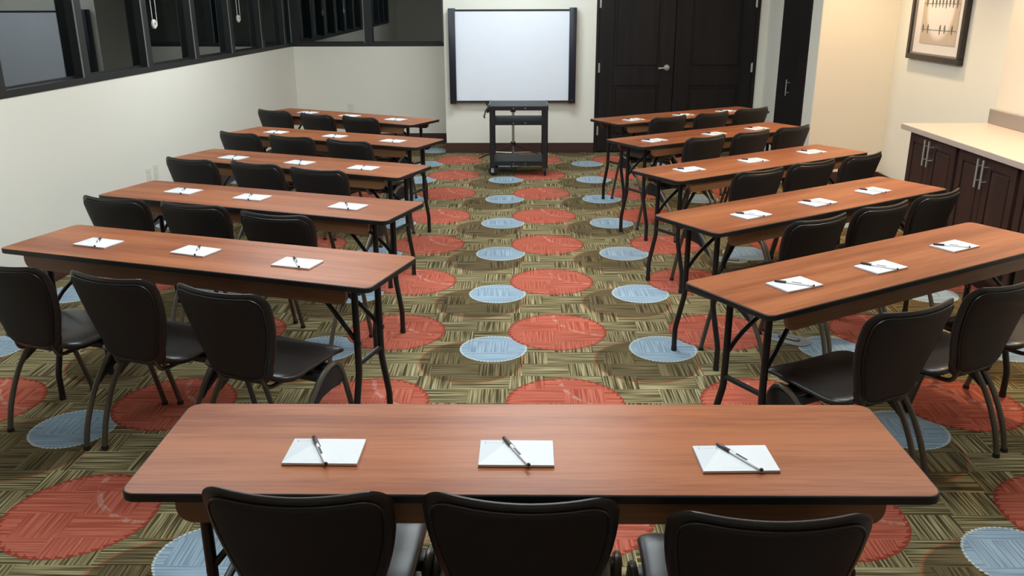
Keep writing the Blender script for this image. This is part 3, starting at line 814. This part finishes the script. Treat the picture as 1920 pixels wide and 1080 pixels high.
# back-top centre in table coordinates, yaw relative to the table
CHAIRS = {'F': [(-.502, -.292, -2.6), (-.021, -.312, -3.5), (.493, -.372, -1.0)],
          'L5': [(-.530, -.535, -3), (-.019, -.530, -2.5), (.478, -.542, -5)],
          'L4': [(-.585, -.440, 2), (-.093, -.420, .7), (.430, -.461, .9)],
          'L3': [(-.545, -.420, .3), (-.049, -.380, -2), (.445, -.406, 1)],
          'L2': [(-.573, -.435, -3), (-.079, -.426, 2), (.442, -.422, -3)],
          'L1': [(-.601, -.330, -.6), (-.050, -.365, -3), (.422, -.335, -2)],
          'R1': [(-.466, -.366, 1.5), (.060, -.350, 3), (.600, -.300, -1)],
          'R2': [(-.400, -.360, .6), (.085, -.365, 3), (.568, -.352, 3)],
          'R3': [(-.450, -.438, -3), (.045, -.436, -3), (.538, -.450, 2)],
          'R4': [(-.441, -.418, -.8), (.055, -.412, -1), (.549, -.396, 2)],
          'R5': [(-.536, -.506, -4), (-.013, -.512, -2), (.500, -.510, 0)]}
PADS = {'F': [(-.492, -.044, -0.7), (-.029, -.049, -0.3), (.490, -.072, 1.6)],
        'L5': [(-.541, -.031, -1.6), (-.036, -.007, -3), (.483, -.028, 0.3)],
        'L4': [(-.508, .009, 0.1), (-.035, .002, 0.4), (.580, -.016, -2)],
        'L3': [(-.498, -.049, -2.5), (.046, -.036, -2.4), (.548, -.038, 0.4)],
        'L2': [(-.537, -.022, -2), (.041, -.014, -3), (.600, -.042, -2)],
        'L1': [(-.476, .007, -1), (.043, .003, 1), (.587, -.012, -1.3)],
        'R1': [(-.630, -.065, 6), (-.028, -.043, 2), (.510, -.038, 4)],
        'R2': [(-.648, -.053, 6), (-.021, -.051, 6), (.488, -.031, 3)],
        'R3': [(-.610, .006, -5), (-.028, -.002, -6), (.575, .001, -5)],
        'R4': [(-.514, -.059, 0), (-.009, -.060, 1), (.488, -.035, 3)],
        'R5': [(-.582, -.028, -3), (-.110, -.051, -1.6), (.432, -.013, -0.6)]}
PENS = {'F': [(-.503, -.049, -65.7), (-.030, -.051, -64.9), (.498, -.075, -58)],
        'L5': [(-.537, -.040, -56), (-.022, -.015, -60), (.484, -.036, -50)],
        'L4': [(-.495, -.010, -60), (-.041, -.010, -61), (.582, -.030, -55)],
        'L3': [(-.480, -.060, -59), (.060, -.048, -57), (.552, -.050, -65)],
        'L2': [(-.532, -.035, -62), (.055, -.040, -60), (.605, -.050, -62)],
        'L1': [(-.474, .000, -70), (.045, -.004, -58), (.592, -.020, -60)],
        'R1': [(-.645, -.075, -58), (-.035, -.050, -62), (.500, -.045, -60)],
        'R2': [(-.670, -.065, -61), (-.035, -.065, -66), (.470, -.035, -70)],
        'R3': [(-.630, -.010, -56), (-.045, -.010, -64), (.560, -.008, -69)],
        'R4': [(-.532, -.068, -65), (-.028, -.068, -64), (.470, -.048, -72)],
        'R5': [(-.589, -.034, -55), (-.125, -.054, -67), (.405, -.017, -50)]}
SEAT = ('left seat', 'middle seat', 'right seat')
protoT, protoC, protoP, protoN = make_table(), make_chair(), make_pad(), make_pen()
used = set()
def inst(proto):
    if proto.name not in used:
        used.add(proto.name); return proto
    return copy_tree(proto)
for k, (tx, ty, th) in TABLES.items():
    a = R(th); c, s = math.cos(a), math.sin(a)
    def W(lx, ly): return tx+c*lx-s*ly, ty+s*lx+c*ly
    t = inst(protoT); t.location = (tx, ty, 0); t.rotation_euler = (0, 0, a)
    if k == 'F': lab = 'cherry laminate folding table alone at the front centre, nearest the viewer'
    else: lab = 'cherry laminate folding table with black legs, %s in the %s column' % (ORD[int(k[1])], 'left' if k[0] == 'L' else 'right')
    tag(t, lab, 'table', 'cherry laminate folding tables')
    for i in range(3):
        lx, ly, ya = CHAIRS[k][i]; yy = a+R(ya)
        x, y = W(lx, ly); x -= math.sin(yy)*.272; y += math.cos(yy)*.272
        o = inst(protoC); o.location = (x, y, 0); o.rotation_euler = (0, 0, yy)
        tag(o, 'dark leather stacking chair, %s at the %s' % (SEAT[i], where(k)), 'chair', 'stacking chairs at the tables')
        lx, ly, ya = PADS[k][i]; x, y = W(lx, ly)
        o = inst(protoP); o.location = (x, y, TH); o.rotation_euler = (0, 0, a+R(ya))
        tag(o, 'white notepad at the %s of the %s' % (SEAT[i], where(k)), 'notepad', 'notepads on the tables')
        lx, ly, ya = PENS[k][i]; x, y = W(lx, ly)
        o = inst(protoN); o.location = (x, y, TH+PADT); o.rotation_euler = (0, 0, a+R(ya))
        tag(o, 'white pen with dark cap on the notepad, %s of the %s' % (SEAT[i], where(k)), 'pen', 'pens on the notepads')
